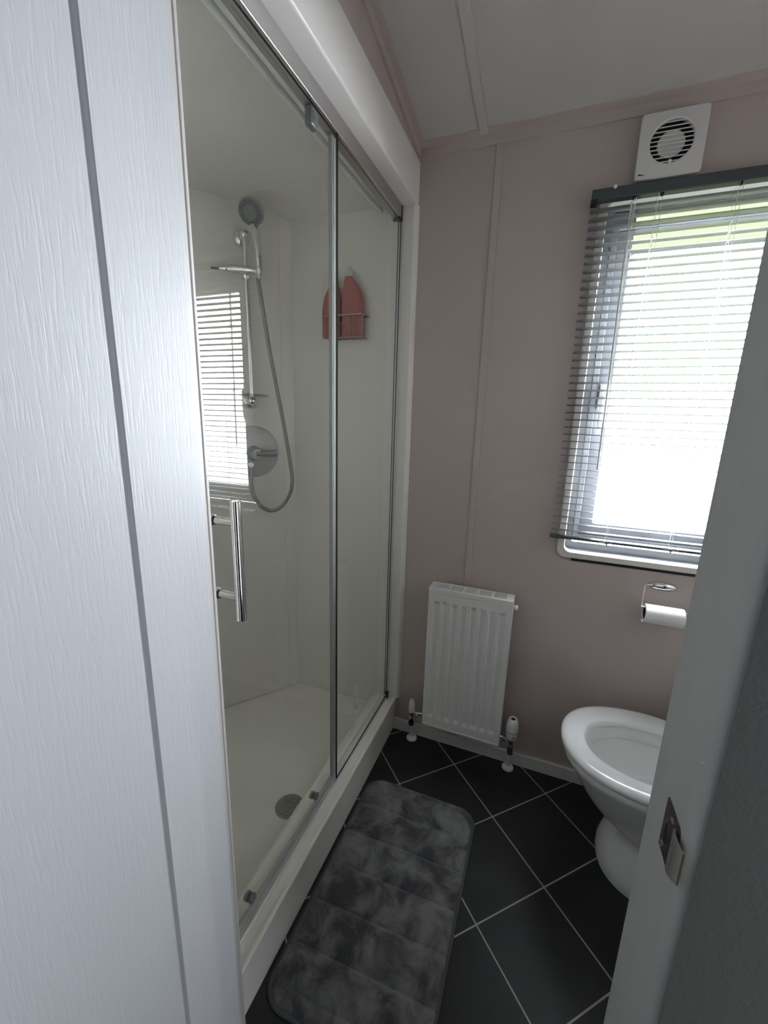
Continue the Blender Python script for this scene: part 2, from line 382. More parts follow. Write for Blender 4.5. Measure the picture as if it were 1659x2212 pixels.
# ------------------------------------------------------------------ window
win = bpy.data.objects.new('window_1', None); C.objects.link(win); win.location = (0.365, 1.55, 0.90); struct(win, 'white framed window behind the venetian blind', 'window')
TO = (0.065, 0.665, 0.889, 1.990); TI = (0.088, 0.642, 0.911, 1.967)
bm = BM(); ring_frame(bm, TO, TI, 1.511, 1.545, 0.028, 0.022, 0.0025)
link('window_trim', bm, m_trimw, win, smooth=True)
bm = BM(); ring_frame(bm, (0.080, 0.650, 0.900, 1.975), (0.0885, 0.6415, 0.9115, 1.9665), 1.545, 1.598, 0.02, 0.02)
ring_frame(bm, (0.084, 0.646, 0.905, 1.971), (0.111, 0.618, 0.936, 1.956), 1.562, 1.590, 0.01, 0.006, 0.002)
for a, b in ((.110, .1705), (.5595, .619)): box(bm, (a, 1.563, 1.9135), (b, 1.590, 1.958), .001)
box(bm, (.110, 1.563, 1.954), (.619, 1.590, 1.960))
link('outer_frame', bm, m_frame, win, smooth=True)
bm = BM(); ring_frame(bm, (0.111, 0.619, 0.950, 1.9115), (0.128, 0.602, 0.966, 1.905), 1.553, 1.582, 0.004, 0.003, 0.002)
ring_frame(bm, (0.127, 0.603, 0.9655, 1.906), (0.170, 0.560, 1.010, 1.902), 1.561, 1.592, 0.003, 0.006, 0.003)
sash = link('sash', bm, m_frame, win, smooth=True)
bm = BM(); ring_frame(bm, (0.167, 0.563, 1.007, 1.850), (0.1725, 0.5575, 1.013, 1.842), 1.574, 1.588, 0.01, 0.010)
link('glazing_bead', bm, m_frame, win, smooth=True)
bm = BM(); box(bm, (0.165, 1.583, 1.005), (0.565, 1.587, 1.848)); link('window_pane', bm, m_pane, win)
bm = BM(); box(bm, (0.165, 1.583, 1.849), (0.565, 1.587, 1.956)); b_ = link('green_glow_band', bm, m_band, win); b_['label'] = 'yellow green glow across the top of the window, as an added tinted band'  # added strip whose tint stands in for the green glow up here
bm = BM(); box(bm, (0.124, 1.552, 1.9115), (0.606, 1.560, 1.9135)); link('sash_gasket', bm, m_dark, win)
bm = BM(); box(bm, (0.127, 1.552, 0.9485), (0.606, 1.562, 0.9505)); link('sash_gasket', bm, m_dark, win)
# window handle
bm = BM(); plate_xz(bm, rrect(0.133, 0.158, 1.385, 1.468, 0.006), 1.545, 1.563, 0.002)
wh = link('window_handle', bm, m_pvc, win, smooth=True)
bm = BM(); lathe(bm, [(.0105, 0), (.0105, .012), (.008, .016)], (0.147, 1.545, 1.432), (0, -1, 0), 20); lathe(bm, [(.004, 0), (.004, .003)], (0.147, 1.529, 1.432), (0, -1, 0), 14)
tube(bm, [(0.147, 1.533, 1.428), (0.146, 1.531, 1.400), (0.1455, 1.531, 1.350), (0.144, 1.534, 1.318), (0.137, 1.534, 1.309)], [.008, .0075, .007, .006, .0045], 12, 6)
link('handle_lever', bm, m_pvc, wh, smooth=True)
bm = BM(); box(bm, (0.1325, 1.5455, 1.418), (0.1345, 1.5475, 1.462)); link('handle_slot', bm, m_dark, wh)

# black strip under the window
bm = BM(); box(bm, (0.114, D - .004, 0.8775), (0.476, D - .0005, 0.8875), 0.0006)
tag(link('black_strip', bm, m_black), 'thin black strip fixed to the wall just under the window', 'strip')

# ------------------------------------------------------------------ venetian blind
bl = thing('venetian_blind', 'pale grey venetian blind lowered with open slats in front of the window', 'blind', (0.36, 1.495, 1.99))
BX0, BX1 = 0.0405, 0.690
bm = BM(); box(bm, (BX0, 1.482, 1.962), (BX1, 1.510, 1.991), 0.0018); hr = link('head_rail', bm, m_head, bl); hr['label'] = 'dark grey head rail'
bm = BM(); box(bm, (BX0 - .001, 1.4805, 1.955), (BX0 + .016, 1.511, 1.966), 0.001); link('end_bracket', bm, m_black, hr)
for x in (0.150, 0.217, 0.392):
    bm = BM(); lathe(bm, [(.0045, 0), (.0045, .005), (.003, .008)], (x, 1.490, 1.962), (0, 0, -1), 12); link('cord_guide', bm, m_black, hr)
bm = BM(); cyl(bm, (0.098, 1.4815, 1.990), (0.098, 1.4795, 1.990), .005, seg=14); link('bracket_button', bm, m_pvc, hr)
tilt = math.radians(7.0); zs = []; z = 1.9405
while z > 0.985: zs.append(z); z -= 0.02265
bm = BM()
for z in zs:
    up, dn = [], []
    for k in range(9):
        t = (k / 8 - .5) * .025; h = .0028 * (1 - (2 * t / .025) ** 2)
        y = 1.497 + t * math.cos(tilt); zz = z - t * math.sin(tilt) + h
        up.append((y, zz)); dn.append((y, zz - .0007))
    prof = up + dn[::-1]
    jx = random.uniform(-.0008, .0008)
    rings(bm, [[V(x, y, zz) for y, zz in prof] for x in (BX0 + jx, BX1 + jx)])
sl = link('slats', bm, m_blind, bl, smooth=True, angle=60); sl['label'] = 'stack of open pale grey slats'
bm = BM(); box(bm, (BX0 - .003, 1.484, 0.9605), (BX1, 1.511, 0.9695), 0.003); br = link('bottom_rail', bm, m_head, bl, smooth=True); br['label'] = 'dark grey bottom rail'
for x in (0.208, 0.388):
    bm = BM()
    for yy in (1.4845, 1.5095): tube(bm, [(x, yy, 1.962), (x, yy, 0.966)], .0005, 5)
    for z in zs: tube(bm, [(x, 1.4845, z + .0005), (x, 1.5095, z - .0025)], .0004, 4)
    link('ladder_cord', bm, m_pvc, bl)
    bm = BM(); tube(bm, [(x + .012, 1.497, 1.962), (x + .010, 1.497, 1.40), (x + .003, 1.492, 0.985), (x - .002, 1.488, 0.970)], .0007, 6, 6)
    tube(bm, [(x - .002, 1.482, .968), (x - .016, 1.480, .966), (x - .022, 1.481, .972), (x - .004, 1.482, .969), (x + .014, 1.480, .965), (x + .020, 1.481, .972), (x, 1.482, .969)], .0006, 6, 5)
    link('lift_cord', bm, m_pvc, bl)
    bm = BM(); lathe(bm, [(.004, 0), (.005, .002), (.003, .006)], (x + .004, 1.497, .9605), (0, 0, -1), 12); link('cord_plug', bm, m_pvc, br)
bm = BM()
for dx in (0, .0045): tube(bm, [(0.150 + dx, 1.481, 1.955), (0.151 + dx, 1.480, 1.60), (0.1545 + dx, 1.480, 1.26)], .0011, 6, 4)
link('tilt_cord', bm, m_pvc, bl)
bm = BM(); cyl(bm, (0.1435, 1.478, 1.945), (0.1525, 1.479, 1.200), .0022, .0026, 10, .0008); link('tilt_wand', bm, m_cap, bl, smooth=True)

# ------------------------------------------------------------------ extractor fan
fan = thing('extractor_fan', 'square white extractor fan with a round louvred grille above the window blind', 'fan', (0.219, D, 1.998))
bm = BM(); box(bm, (0.150, 1.498, 2.004), (0.289, D, 2.146), 0.004); link('housing', bm, m_pvc, fan, smooth=True)
CX, CZ, RR = 0.2195, 2.080, 0.0505
m_fan = mat('fan_plastic', (0.66, 0.66, 0.65), 0.4)
bm = BM()
def sqr(h, e=16, n=128):
    out = []
    for i in range(n):
        a = 2 * PI * (i + .5) / n; k = h / (abs(math.cos(a)) ** e + abs(math.sin(a)) ** e) ** (1 / e)
        out.append((.2195 + k * math.cos(a), 2.0755 + k * math.sin(a)))
    return out
sq = sqr(.0775, 24); sqi = sqr(.0757, 24); n = len(sq)
def ringc(r): # circle sampled by angle of the square points
    out = []
    for x, z in sq:
        a = math.atan2(z - CZ, x - CX); out.append((CX + r * math.cos(a), CZ + r * math.sin(a)))
    return out
L = [(sq, 1.498), (sq, 1.487), (sqi, 1.485), (ringc(RR + .003), 1.4835), (ringc(RR), 1.4850), (ringc(RR), 1.496)]
vs = [[bm.verts.new((x, y, z)) for x, z in l] for l, y in L]
for a, b in zip(vs, vs[1:]):
    for k in range(n): j = (k + 1) % n; bm.faces.new((a[k], a[j], b[j], b[k]))
link('front_plate', bm, m_fan, fan, smooth=True, angle=25)
bm = BM(); lathe(bm, [(RR + .001, 0), (RR + .001, .0015)], (CX, 1.4965, CZ), (0, 1, 0), 40); link('fan_cavity', bm, m_black, fan)
bm = BM()
for k in range(10):
    z = CZ - .0455 + k * .0101; hw = math.sqrt(max(RR ** 2 - (z - CZ) ** 2, 1e-6)) + .0004
    rings(bm, [[V(x, 1.4862, z - .0016), V(x, 1.4855, z + .0006), V(x, 1.4925, z + .0034), V(x, 1.4935, z + .0012)] for x in (CX - hw, CX + hw)])
link('louvres', bm, m_fan, fan)
bm = BM(); lathe(bm, [(.033, 0), (.031, .003), (.0, .0035)], (CX, 1.4955, CZ - .002), (0, -1, 0), 32)
link('motor_hub', bm, m_fan, fan, smooth=True)
bm = BM(); lathe(bm, [(.0045, 0), (.0048, .004), (.003, .008), (0, .009)], (CX + .002, 1.487, CZ - .0475), (0, -1, 0), 16); link('indicator_knob', bm, m_pvc, fan, smooth=True)
bm = BM(); box(bm, (0.1505, 1.4846, 2.0085), (0.1665, 1.4856, 2.0120)); link('black_logo_bar', bm, m_black, fan)
bm = BM()
for k in range(4): box(bm, (0.1700 + k * .0023, 1.4848, 2.0090), (0.1716 + k * .0023, 1.4856, 2.0118))
link('grey_model_mark', bm, m_label, fan)

# ------------------------------------------------------------------ radiator
rad = thing('radiator', 'white ribbed panel radiator low on the taupe wall between shower and toilet', 'radiator', (-0.207, 1.47, 0.14))
RX0, RX1, RZ0, RZ1, RY = -0.358, -0.055, 0.140, 0.716, 1.424
bm = BM(); NX, NZ = 160, 96
def chan(x, z):
    u = (x - RX0) / (RX1 - RX0)
    p = (u * 8.9 - .45)
    if p < 0 or p > 8: w = 0
    else:
        q = abs((p % 1) - .5) * 2                    # 1 at the ridge, 0 in the channel centre
        w = 1 - min(1, max(0, (q - .42) / .34)); w = w * w * (3 - 2 * w)
    zt, zb = RZ1 - .038, RZ0 + .040
    v = min(1, max(0, (zt - z) / .008)) * min(1, max(0, (z - zb) / .014))
    return .0072 * w * v
zsr = [RZ0 + (RZ1 - RZ0) * k / NZ for k in range(NZ + 1)] + [RZ1 - .038 - d for d in (.002, .004, .006, .010)] + [RZ0 + .040 + d for d in (.003, .006, .010, .015)]
zsr = sorted(set(zsr)); cols = []
for z in zsr: cols.append([bm.verts.new((RX0 + .004 + (RX1 - RX0 - .008) * i / NX, RY + chan(RX0 + .004 + (RX1 - RX0 - .008) * i / NX, z), z)) for i in range(NX + 1)])
for a, b in zip(cols, cols[1:]):
    for i in range(NX): bm.faces.new((a[i], a[i + 1], b[i + 1], b[i]))
link('front_panel', bm, m_rad, rad, smooth=True, angle=50)
bm = BM()
box(bm, (RX0 + .006, 1.440, RZ0 + .003), (RX1 - .006, 1.478, RZ1 - .002)); link('convector_core', bm, m_radd, rad)
bm = BM()
box(bm, (RX0, 1.4235, RZ0), (RX0 + .0045, 1.489, RZ1 + .014), 0.001); box(bm, (RX1 - .0045, 1.4235, RZ0), (RX1, 1.489, RZ1 + .014), 0.001)
box(bm, (RX0 + .003, 1.4225, RZ0 - .001), (RX1 - .003, 1.430, RZ0 + .006), 0.001)
box(bm, (RX0 + .003, 1.478, RZ0), (RX1 - .003, 1.489, RZ1)); link('side_cover', bm, m_rad, rad)
bm = BM()
box(bm, (RX0, 1.4215, RZ1 - .001), (RX1, 1.4245, RZ1 + .015), 0.0012)
box(bm, (RX0, 1.4225, RZ1 + .011), (RX1, 1.436, RZ1 + .015)); box(bm, (RX0, 1.478, RZ1 + .011), (RX1, 1.489, RZ1 + .015))
for k in range(6):
    x = RX0 + .022 + (RX1 - RX0 - .044) * k / 5
    box(bm, (x - (.022 if k == 0 else .004), 1.436, RZ1 + .011), (x + (.022 if k == 5 else .004), 1.478, RZ1 + .015))
for k in range(5): box(bm, (RX0 + .02, 1.4425 + k * .0078 - .0014, RZ1 + .0125), (RX1 - .02, 1.4425 + k * .0078 + .0014, RZ1 + .0147))
link('top_grille', bm, m_rad, rad)
bm = BM(); cyl(bm, (RX1, 1.455, .697), (RX1 + .008, 1.455, .697), .006, seg=16); cyl(bm, (RX1 + .006, 1.455, .697), (RX1 + .016, 1.455, .697), .0095, .008, 16, .001); link('bleed_valve', bm, m_pvc, rad, smooth=True)
def valve(x, side, big):
    y = 1.462
    bm = BM()
    lathe(bm, [(.009, 0), (.0115, .003), (.0115, .020), (.009, .024), (.009, .036), (.0105, .038), (.0105, .044)], (x, y, .108), (0, 0, 1), 20)
    e = RX0 if side < 0 else RX1
    tube(bm, [(x, y, .148), (x - side * .012, y, .150), (e, y + .0, .155)], .006, 14, 3)
    v = link('thermostatic_valve' if big else 'lockshield_valve', bm, m_chrome, rad, smooth=True)
    bm = BM(); lathe(bm, [(.0085, 0), (.0105, .003), (.0105, .012), (.0085, .016)], (x - side * .016, y, .151), (-side, 0, .12), 6); link('union_nut', bm, m_chrome, v)
    bm = BM(); lathe(bm, [(.0105, 0), (.0115, .004), (.0115, .014), (.0085, .018)], (x, y, .106), (0, 0, -1), 16); lathe(bm, [(.003, 0), (.003, .003)], (x + .002, y - .0118, .118), (0, -1, 0), 8)
    link('compression_nut', bm, m_black if not big else m_head, v, smooth=True)
    bm = BM()
    if big:
        lathe(bm, [(.0145, 0), (.0195, .006), (.0215, .020), (.0225, .034)], (x, y, .158), (0, 0, 1), 28)
        lathe(bm, [(.0225, 0), (.0225, .016), (.0205, .036), (.0150, .050), (.0135, .052), (.010, .0515), (.0095, .047)], (x, y, .1945), (0, 0, 1), 28)
    else:
        lathe(bm, [(.0115, 0), (.0125, .003), (.0125, .028), (.0105, .052), (.008, .058), (.0055, .058), (.005, .053)], (x, y, .151), (0, 0, 1), 24)
    link('valve_cap', bm, m_pvc, v, smooth=True)
    if big:
        bm = BM(); lathe(bm, [(.0222, 0), (.0222, .0018)], (x, y, .1925), (0, 0, 1), 28)
        link('cap_seam', bm, m_dark, v); bm = BM(); lathe(bm, [(.0028, 0), (.0028, .0012)], (x + .008, y - .0203, .180), (.3, -1, 0), 8); link('grub_screw', bm, m_dark, v)
        bm = BM(); lathe(bm, [(.0088, 0), (.0088, .0006)], (x, y, .2415), (0, 0, 1), 20)
    else:
        bm = BM(); lathe(bm, [(.0048, 0), (.0048, .0006)], (x, y, .2045), (0, 0, 1), 16)
    link('cap_marking', bm, m_dark, v)
    bm = BM(); cyl(bm, (x - .002, 1.492, .004), (x, y, .100), .0075, seg=16); p = link('feed_pipe', bm, m_rad, rad, smooth=True)
    bm = BM(); lathe(bm, [(.022, 0), (.0225, .004), (.0205, .008), (.0120, .011), (.009, .014)], (x - .002, 1.488, .0), (0, 0, 1), 32); link('pipe_collar', bm, m_pvc, p, smooth=True)
valve(-0.413, -1, False); valve(-0.014, 1, True)

# ------------------------------------------------------------------ toilet roll holder and roll
hd = thing('toilet_roll_holder', 'chrome toilet roll holder with oval plate and bent wire arm under the window', 'roll holder', (0.392, D, 0.833))
bm = BM(); cx, cz = 0.394, 0.833
loops = []
for s, h in ((1, 0), (1, .010), (.93, .015), (.72, .019), (.35, .0215), (.02, .0222)):
    loops.append([V(cx + .042 * s * math.copysign(abs(math.cos(a)) ** 1.0, math.cos(a)), D - h, cz + .0145 * s * math.sin(a)) for a in [2 * PI * i / 40 for i in range(40)]])
rings(bm, loops); link('wall_plate', bm, m_chrome, hd, smooth=True)
bm = BM(); lathe(bm, [(.0036, 0), (.0036, .0012)], (cx + .002, D - .0225, cz + .003), (0, -1, 0), 14); link('screw_hole', bm, m_dark, hd)
bm = BM()
tube(bm, [(0.368, 1.512, .8335), (0.352, 1.508, .835), (0.344, 1.503, .834), (0.3405, 1.498, .829), (0.3385, 1.490, .810), (0.3345, 1.470, .778), (0.3335, 1.466, .7745), (0.338, 1.4650, .7735), (0.40, 1.4650, .7735), (0.468, 1.4650, .7735)], .0018, 10, 5)
link('wire_arm', bm, m_chrome, hd, smooth=True)
bm = BM(); rx0, rx1, ro, ri, rz = 0.3435, 0.4500, 0.0295, 0.0205, 0.7545
def circ(x, r, n=40): return [V(x, 1.465 + r * math.cos(2 * PI * i / n), rz + r * math.sin(2 * PI * i / n)) for i in range(n)]
rings(bm, [circ(rx0, ri), circ(rx0, ro - .001), circ(rx0 + .001, ro), circ(rx1 - .001, ro), circ(rx1, ro - .001), circ(rx1, ri), circ(rx0, ri)], False, False)
# loose end of the sheet
rings(bm, [[V(x, 1.465 + (ro + .0006) * math.cos(a), rz + (ro + .0006) * math.sin(a)) for x in (rx0 - .004, rx1)] for a in [PI * (1.15 + .45 * k / 8) for k in range(9)]], False, False, closed=False)
rl = thing('toilet_roll', 'nearly finished white toilet roll hanging on the chrome wire arm', 'toilet roll', (0.397, 1.465, 0.725))
link('paper', bm, m_tissue, rl, smooth=True)
bm = BM(); rings(bm, [circ(rx0 + .0005, ri - .0003), circ(rx0 + .0005, ri - .0013), circ(rx1 - .0005, ri - .0013), circ(rx1 - .0005, ri - .0003), circ(rx0 + .0005, ri - .0003)], False, False)
link('cardboard_core', bm, m_core, rl, smooth=True)

# ------------------------------------------------------------------ toilet
to = thing('toilet', 'white ceramic toilet with open seat, half hidden by the door jamb', 'toilet', (0.45, 1.265, 0))
TY = 1.265
def egg(xf, xw, xb, hw, z, n=64, e=2.25):
    out = []
    for i in range(n):
        t = 2 * PI * i / n; c, s = math.cos(t), math.sin(t)
        px = math.copysign(abs(c) ** (2 / e), c); py = math.copysign(abs(s) ** (2 / e), s)
        out.append(V(xw + (xb - xw) * px if px > 0 else xw + (xw - xf) * px, TY + hw * py, z))
    return out
bm = BM()
prof = [(0.0, .279, .43, .62, .138), (.012, .277, .43, .62, .140), (.04, .279, .43, .62, .136), (.08, .288, .43, .61, .120), (.115, .300, .43, .61, .104), (.145, .308, .43, .62, .097),
        (.165, .292, .42, .63, .102), (.190, .262, .41, .64, .115), (.225, .228, .40, .65, .133), (.265, .201, .39, .65, .150), (.305, .178, .385, .65, .165), (.335, .160, .38, .65, .176), (.352, .149, .38, .65, .183), (.362, .143, .38, .65, .187), (.376, .142, .38, .65, .188), (.382, .146, .38, .65, .184),
        (.382, .198, .39, .55, .132), (.372, .206, .39, .545, .125), (.340, .212, .39, .54, .122), (.333, .200, .39, .545, .128), (.320, .206, .39, .54, .124), (.26, .235, .40, .52, .100), (.20, .29, .41, .49, .068), (.175, .34, .42, .46, .03)]
rings(bm, [egg(*p[1:], p[0]) for p in prof]); link('bowl', bm, m_ceramic, to, smooth=True, angle=50)
bm = BM()
o = [(.385, .138, .38, .57, .1885), (.389, .133, .38, .575, .1925), (.397, .1325, .38, .575, .193), (.403, .137, .38, .57, .1895), (.4065, .150, .38, .56, .178), (.4060, .180, .385, .545, .150), (.4025, .196, .39, .53, .131), (.397, .2025, .395, .522, .1235), (.389, .203, .395, .52, .122), (.385, .206, .395, .518, .121)]
lo = [egg(*p[1:], p[0]) for p in o]; rings(bm, lo + [lo[0]], False, False); link('seat', bm, m_seat, to, smooth=True, angle=60)
bm = BM(); box(bm, (0.632, TY - .185, .375), (0.797, TY + .185, .745), 0.02, 4); cs = link('cistern', bm, m_ceramic, to, smooth=True)
bm = BM(); box(bm, (0.625, TY - .195, .745), (0.798, TY + .195, .775), 0.01, 3); link('cistern_lid', bm, m_ceramic, cs, smooth=True)
bm = BM(); box(bm, (0.52, TY - .10, .0), (0.70, TY + .10, .37), 0.03, 4); link('pedestal_back', bm, m_ceramic, to, smooth=True)
# raised lid leaning on the cistern
bm = BM(); loops = []
for dx, s in ((0, .97), (.004, 1), (.012, 1), (.016, .97)):
    loops.append([V(0.590 + dx + (p.x - .38) * 0 + (p.z * 0) + (.575 - p.x) * s * .12, TY + (p.y - TY) * s, .41 + (.575 - p.x) * s) for p in egg(.132, .38, .575, .192, 0)])
rings(bm, loops); link('lid', bm, m_seat, to, smooth=True)

# ------------------------------------------------------------------ bath mat
MX0, MX1, MY0, MY1, MR = -0.498, -0.095, 0.553, 1.238, 0.062
def sdf(x, y, g=0.0):
    qx = abs(x - (MX0 + MX1) / 2) - (MX1 - MX0) / 2 + MR + g; qy = abs(y - (MY0 + MY1) / 2) - (MY1 - MY0) / 2 + MR + g
    return math.hypot(max(qx, 0), max(qy, 0)) + min(max(qx, qy), 0) - MR      # negative inside
def matgrid(bm, inset, hfun, nx, ny):
    cx, cy = (MX0 + MX1) / 2, (MY0 + MY1) / 2; hx, hy = (MX1 - MX0) / 2 - inset, (MY1 - MY0) / 2 - inset; r = MR - inset
    rows = []
    for j in range(ny + 1):
        y = -hy + 2 * hy * j / ny; d = max(0, abs(y) - (hy - r)); w = hx - r + math.sqrt(max(r * r - d * d, 0))
        rows.append([(cx + w * (2 * i / nx - 1), cy + y) for i in range(nx + 1)])
    vs = [[bm.verts.new((x, y, hfun(x, y))) for x, y in row] for row in rows]
    for a, b in zip(vs, vs[1:]):
        for i in range(nx):
            try: bm.faces.new((a[i], a[i + 1], b[i + 1], b[i]))
            except ValueError: pass
seams = [1.120, 1.012, 0.905, 0.797, 0.690, 0.600]
def plushz(x, y):
    e = -sdf(x, y, .007); edge = min(1, max(0, e / .020)); edge = math.sqrt(max(0, 1 - (1 - edge) ** 2))
    n1 = noise.noise(Vector((x * 9, y * 9, 1.7))); n2 = noise.noise(Vector((x * 38, y * 38, 4.2)))
    yy = y - .010 * (x + .3) / .2 * .4 + .0025 * n1
    d = min(abs(yy - s) for s in seams); pil = min(1, d / .040); pil = math.sqrt(max(0, 1 - (1 - pil) ** 2))
    return .004 + .0165 * edge * (.30 + .70 * pil) + edge * (.0016 * n1 + .0010 * n2)
bm = BM(); matgrid(bm, .007, plushz, 150, 300); 
mt = thing('bath_mat', 'quilted dark grey plush bath mat lying in front of the shower', 'bath mat', ((MX0 + MX1) / 2, (MY0 + MY1) / 2, 0))
link('plush_top', bm, m_mat, mt, smooth=True, angle=180)
bm = BM()
def mrr(g, r): return [(x, y) for x, y in rrect(MX0 + g, MX1 - g, MY0 + g, MY1 - g, r, 12)]
rings(bm, [[V(x, y, z) for x, y in mrr(g, MR - g)] for g, z in ((.002, .0005), (0, .004), (.002, .008), (.006, .0095), (.011, .008))])
link('hem', bm, m_hem, mt, smooth=True, angle=60)

# ------------------------------------------------------------------ shower cubicle: tray, liner, header casing
tr = thing('shower_tray', 'cream shower tray with raised white sill', 'shower tray', (-0.86, 1.0, 0))
DC = Vector((-0.983, 1.507, 0)); dd = Vector((-0.5928, -0.8054, 0)).normalized(); dn_ = Vector((0.8054, -0.5928, 0)).normalized()
DE = DC + dd * 0.45
plan = [(-0.50, 1.507), (DC.x, DC.y), (DE.x, DE.y), (DE.x, 0.49), (-0.50, 0.49)]
SY0, SY1 = 0.480, 1.521
bm = BM()
sec = [(-.5095, 0), (-.5080, .040), (-.5055, .140), (-.5035, .150), (-.4995, .1565), (-.5010, .1610), (-.5070, .1620), (-.5120, .1595), (-.518, .157), (-.588, .157), (-.594, .161), (-.600, .161), (-.606, .156), (-.622, .112), (-.640, .102), (-1.262, .094), (-1.262, 0)]
rings(bm, [[V(x, y, z) for x, z in sec] for y in (SY0, SY1)]); link('tray_body', bm, [m_tray], tr, smooth=True, angle=45)
bm = BM(); dx_, dy_ = -0.660, 0.936
lathe(bm, [(.046, 0), (.046, .003), (.042, .0045), (.040, .003), (.034, .003), (.033, .0045), (.028, .0045), (.027, .003), (.022, .003), (.021, .0045), (.016, .0045), (.015, .003), (.010, .003), (.009, .005), (0, .0055)], (dx_, dy_, .0995), (0, 0, 1), 40)
link('drain_cover', bm, m_drain, tr, smooth=True, angle=30)

li = thing('shower_liner', 'cream moulded shower wall and ceiling lining', 'shower lining', (-0.9, 1.0, .10))
bm = BM()
def offset_wall(bm, pts, z0, z1, th=.006):
    for (x0, y0), (x1, y1) in zip(pts, pts[1:]):
        d = Vector((x1 - x0, y1 - y0, 0)).normalized(); nrm = Vector((d.y, -d.x, 0)) * -th
        a, b = Vector((x0, y0, z0)), Vector((x1, y1, z0)); up = Vector((0, 0, z1 - z0))
        rings(bm, [[a, b, b + nrm * -1, a + nrm * -1], [a + up, b + up, b + up + nrm * -1, a + up + nrm * -1]])
offset_wall(bm, plan[:4] + [(DE.x, 0.486)], .098, 2.078)
box(bm, (-1.262, 0.480, .098), (-0.51, 0.486, 2.05))
link('wall_panels', bm, m_shell, li)
# flat moulded stiles at the panel joints
bm = BM()
p = DC + dn_ * .001
for s0, s1 in ((.012, .048),):
    a = DC + dd * s0 + dn_ * .0; b = DC + dd * s1
    rings(bm, [[a, b, b + dn_ * .003, a + dn_ * .003], [q + V(0, 0, 1.93) for q in (a, b, b + dn_ * .003, a + dn_ * .003)]])
for v in bm.verts: v.co.z += .11
link('joint_strip', bm, m_shell, li)
# shallow dome ceiling with a cove at the wall line
bm = BM()
N = 16; x0, x1, y0, y1 = -1.262, -0.55, 0.486, 1.512
vs = []
for j in range(N * 2 + 1):
    row = []
    for i in range(N * 2 + 1):
        u, v = i / N - 1, j / N - 1
        h = (1 - abs(u) ** 4) * (1 - abs(v) ** 4)
        row.append(bm.verts.new((x0 + (x1 - x0) * (u + 1) / 2, y0 + (y1 - y0) * (v + 1) / 2, 2.040 + .030 * h)))
    vs.append(row)
for a, b in zip(vs, vs[1:]):
    for i in range(N * 2): bm.faces.new((a[i], a[i + 1], b[i + 1], b[i]))
link('dome_ceiling', bm, m_shell, li, smooth=True, angle=180)

bm = BM(); tube(bm, [(-.622, .49, 2.030), (-.622, 1.505, 2.030)], .008, 14)
link('opening_bead', bm, m_seat, li, smooth=True)
ca = thing('shower_header', 'white boxed header and end post framing the shower opening', 'casing', (-0.52, 1.0, 2.037))
bm = BM(); sec = [(-.56, 2.165), (-.56, 2.037), (-.497, 2.037), (-.4925, 2.0385), (-.490, 2.043), (-.4895, 2.160), (-.4915, 2.165)]
rings(bm, [[V(x, y, z) for x, z in sec] for y in (SY0, D - .001)]); link('header_box', bm, m_casing, ca, smooth=True, angle=50)
bm = BM()
sec = [(-.557, D), (-.557, 1.517), (-.512, 1.515), (-.508, 1.510), (-.501, 1.507), (-.494, 1.510), (-.4915, 1.516), (-.488, 1.520), (-.486, D)]
rings(bm, [[V(x, y, z) for x, y in sec] for z in (.157, 2.037)]); link('end_post', bm, m_casing, ca, smooth=True, angle=60)

# ------------------------------------------------------------------ fixed glass screen and header rail
sc = thing('fixed_shower_screen', 'fixed clear glass panel of the shower, at its far end', 'shower screen', (-0.545, 1.27, .157))
def pane(bm, x0, x1, y0, y1, z0, z1):
    box(bm, (x0, y0, z0), (x1, y1, z1))
    for f in bm.faces: f.material_index = 0 if abs(f.normal.x) > .5 else 1
bm = BM(); pane(bm, -.547, -.541, 1.040, 1.508, .160, 1.998); bm.faces.ensure_lookup_table()
link('glass_pane', bm, [m_glass, m_dark], sc)
bm = BM(); box(bm, (-.556, 1.506, .160), (-.536, 1.517, 1.998), 0.001); link('wall_profile', bm, m_lightalu, sc)
bm = BM(); box(bm, (-.5405, 1.4905, .175), (-.5385, 1.4945, 1.992)); box(bm, (-.549, 1.4905, .175), (-.547, 1.4945, 1.992)); link('profile_gasket', bm, m_dark, sc)
bm = BM(); box(bm, (-.5370, 1.488, .158), (-.5310, 1.500, .190), .002); box(bm, (-.541, 1.482, .180), (-.533, 1.494, .192), .002); link('corner_clip', bm, m_black, sc)

rl_ = thing('shower_door_rail', 'grey aluminium rail under the shower header carrying the glass door', 'rail', (-0.553, 1.0, 2.0))
bm = BM(); sec = [(-.540, 2.037), (-.540, 1.999), (-.5415, 1.9965), (-.547, 1.9965), (-.5475, 2.020), (-.551, 2.020), (-.5515, 1.9965), (-.570, 1.9965), (-.570, 2.037)]
rings(bm, [[V(x, y, z) for x, z in sec] for y in (SY0 + .006, 1.497)]); link('rail_body', bm, m_alu, rl_)
bm = BM(); box(bm, (-.571, 1.497, 1.992), (-.5385, 1.506, 2.0365), .001); box(bm, (-.556, 1.480, 1.989), (-.5385, 1.506, 1.9965), .001); link('end_cap', bm, m_black, rl_)
bm = BM(); box(bm, (-.5408, SY0 + .006, 1.9950), (-.5392, 1.497, 1.9972), .0005); link('rail_lip', bm, m_chrome, rl_)
bm = BM(); sec = [(-.536, .157), (-.536, .160), (-.5395, .1635), (-.540, .160), (-.563, .160), (-.5635, .1640), (-.567, .160), (-.567, .157)]
rings(bm, [[V(x, y, z) for x, z in sec] for y in (SY0 + .006, 1.506)]); link('threshold_strip', bm, m_lightalu, rl_)

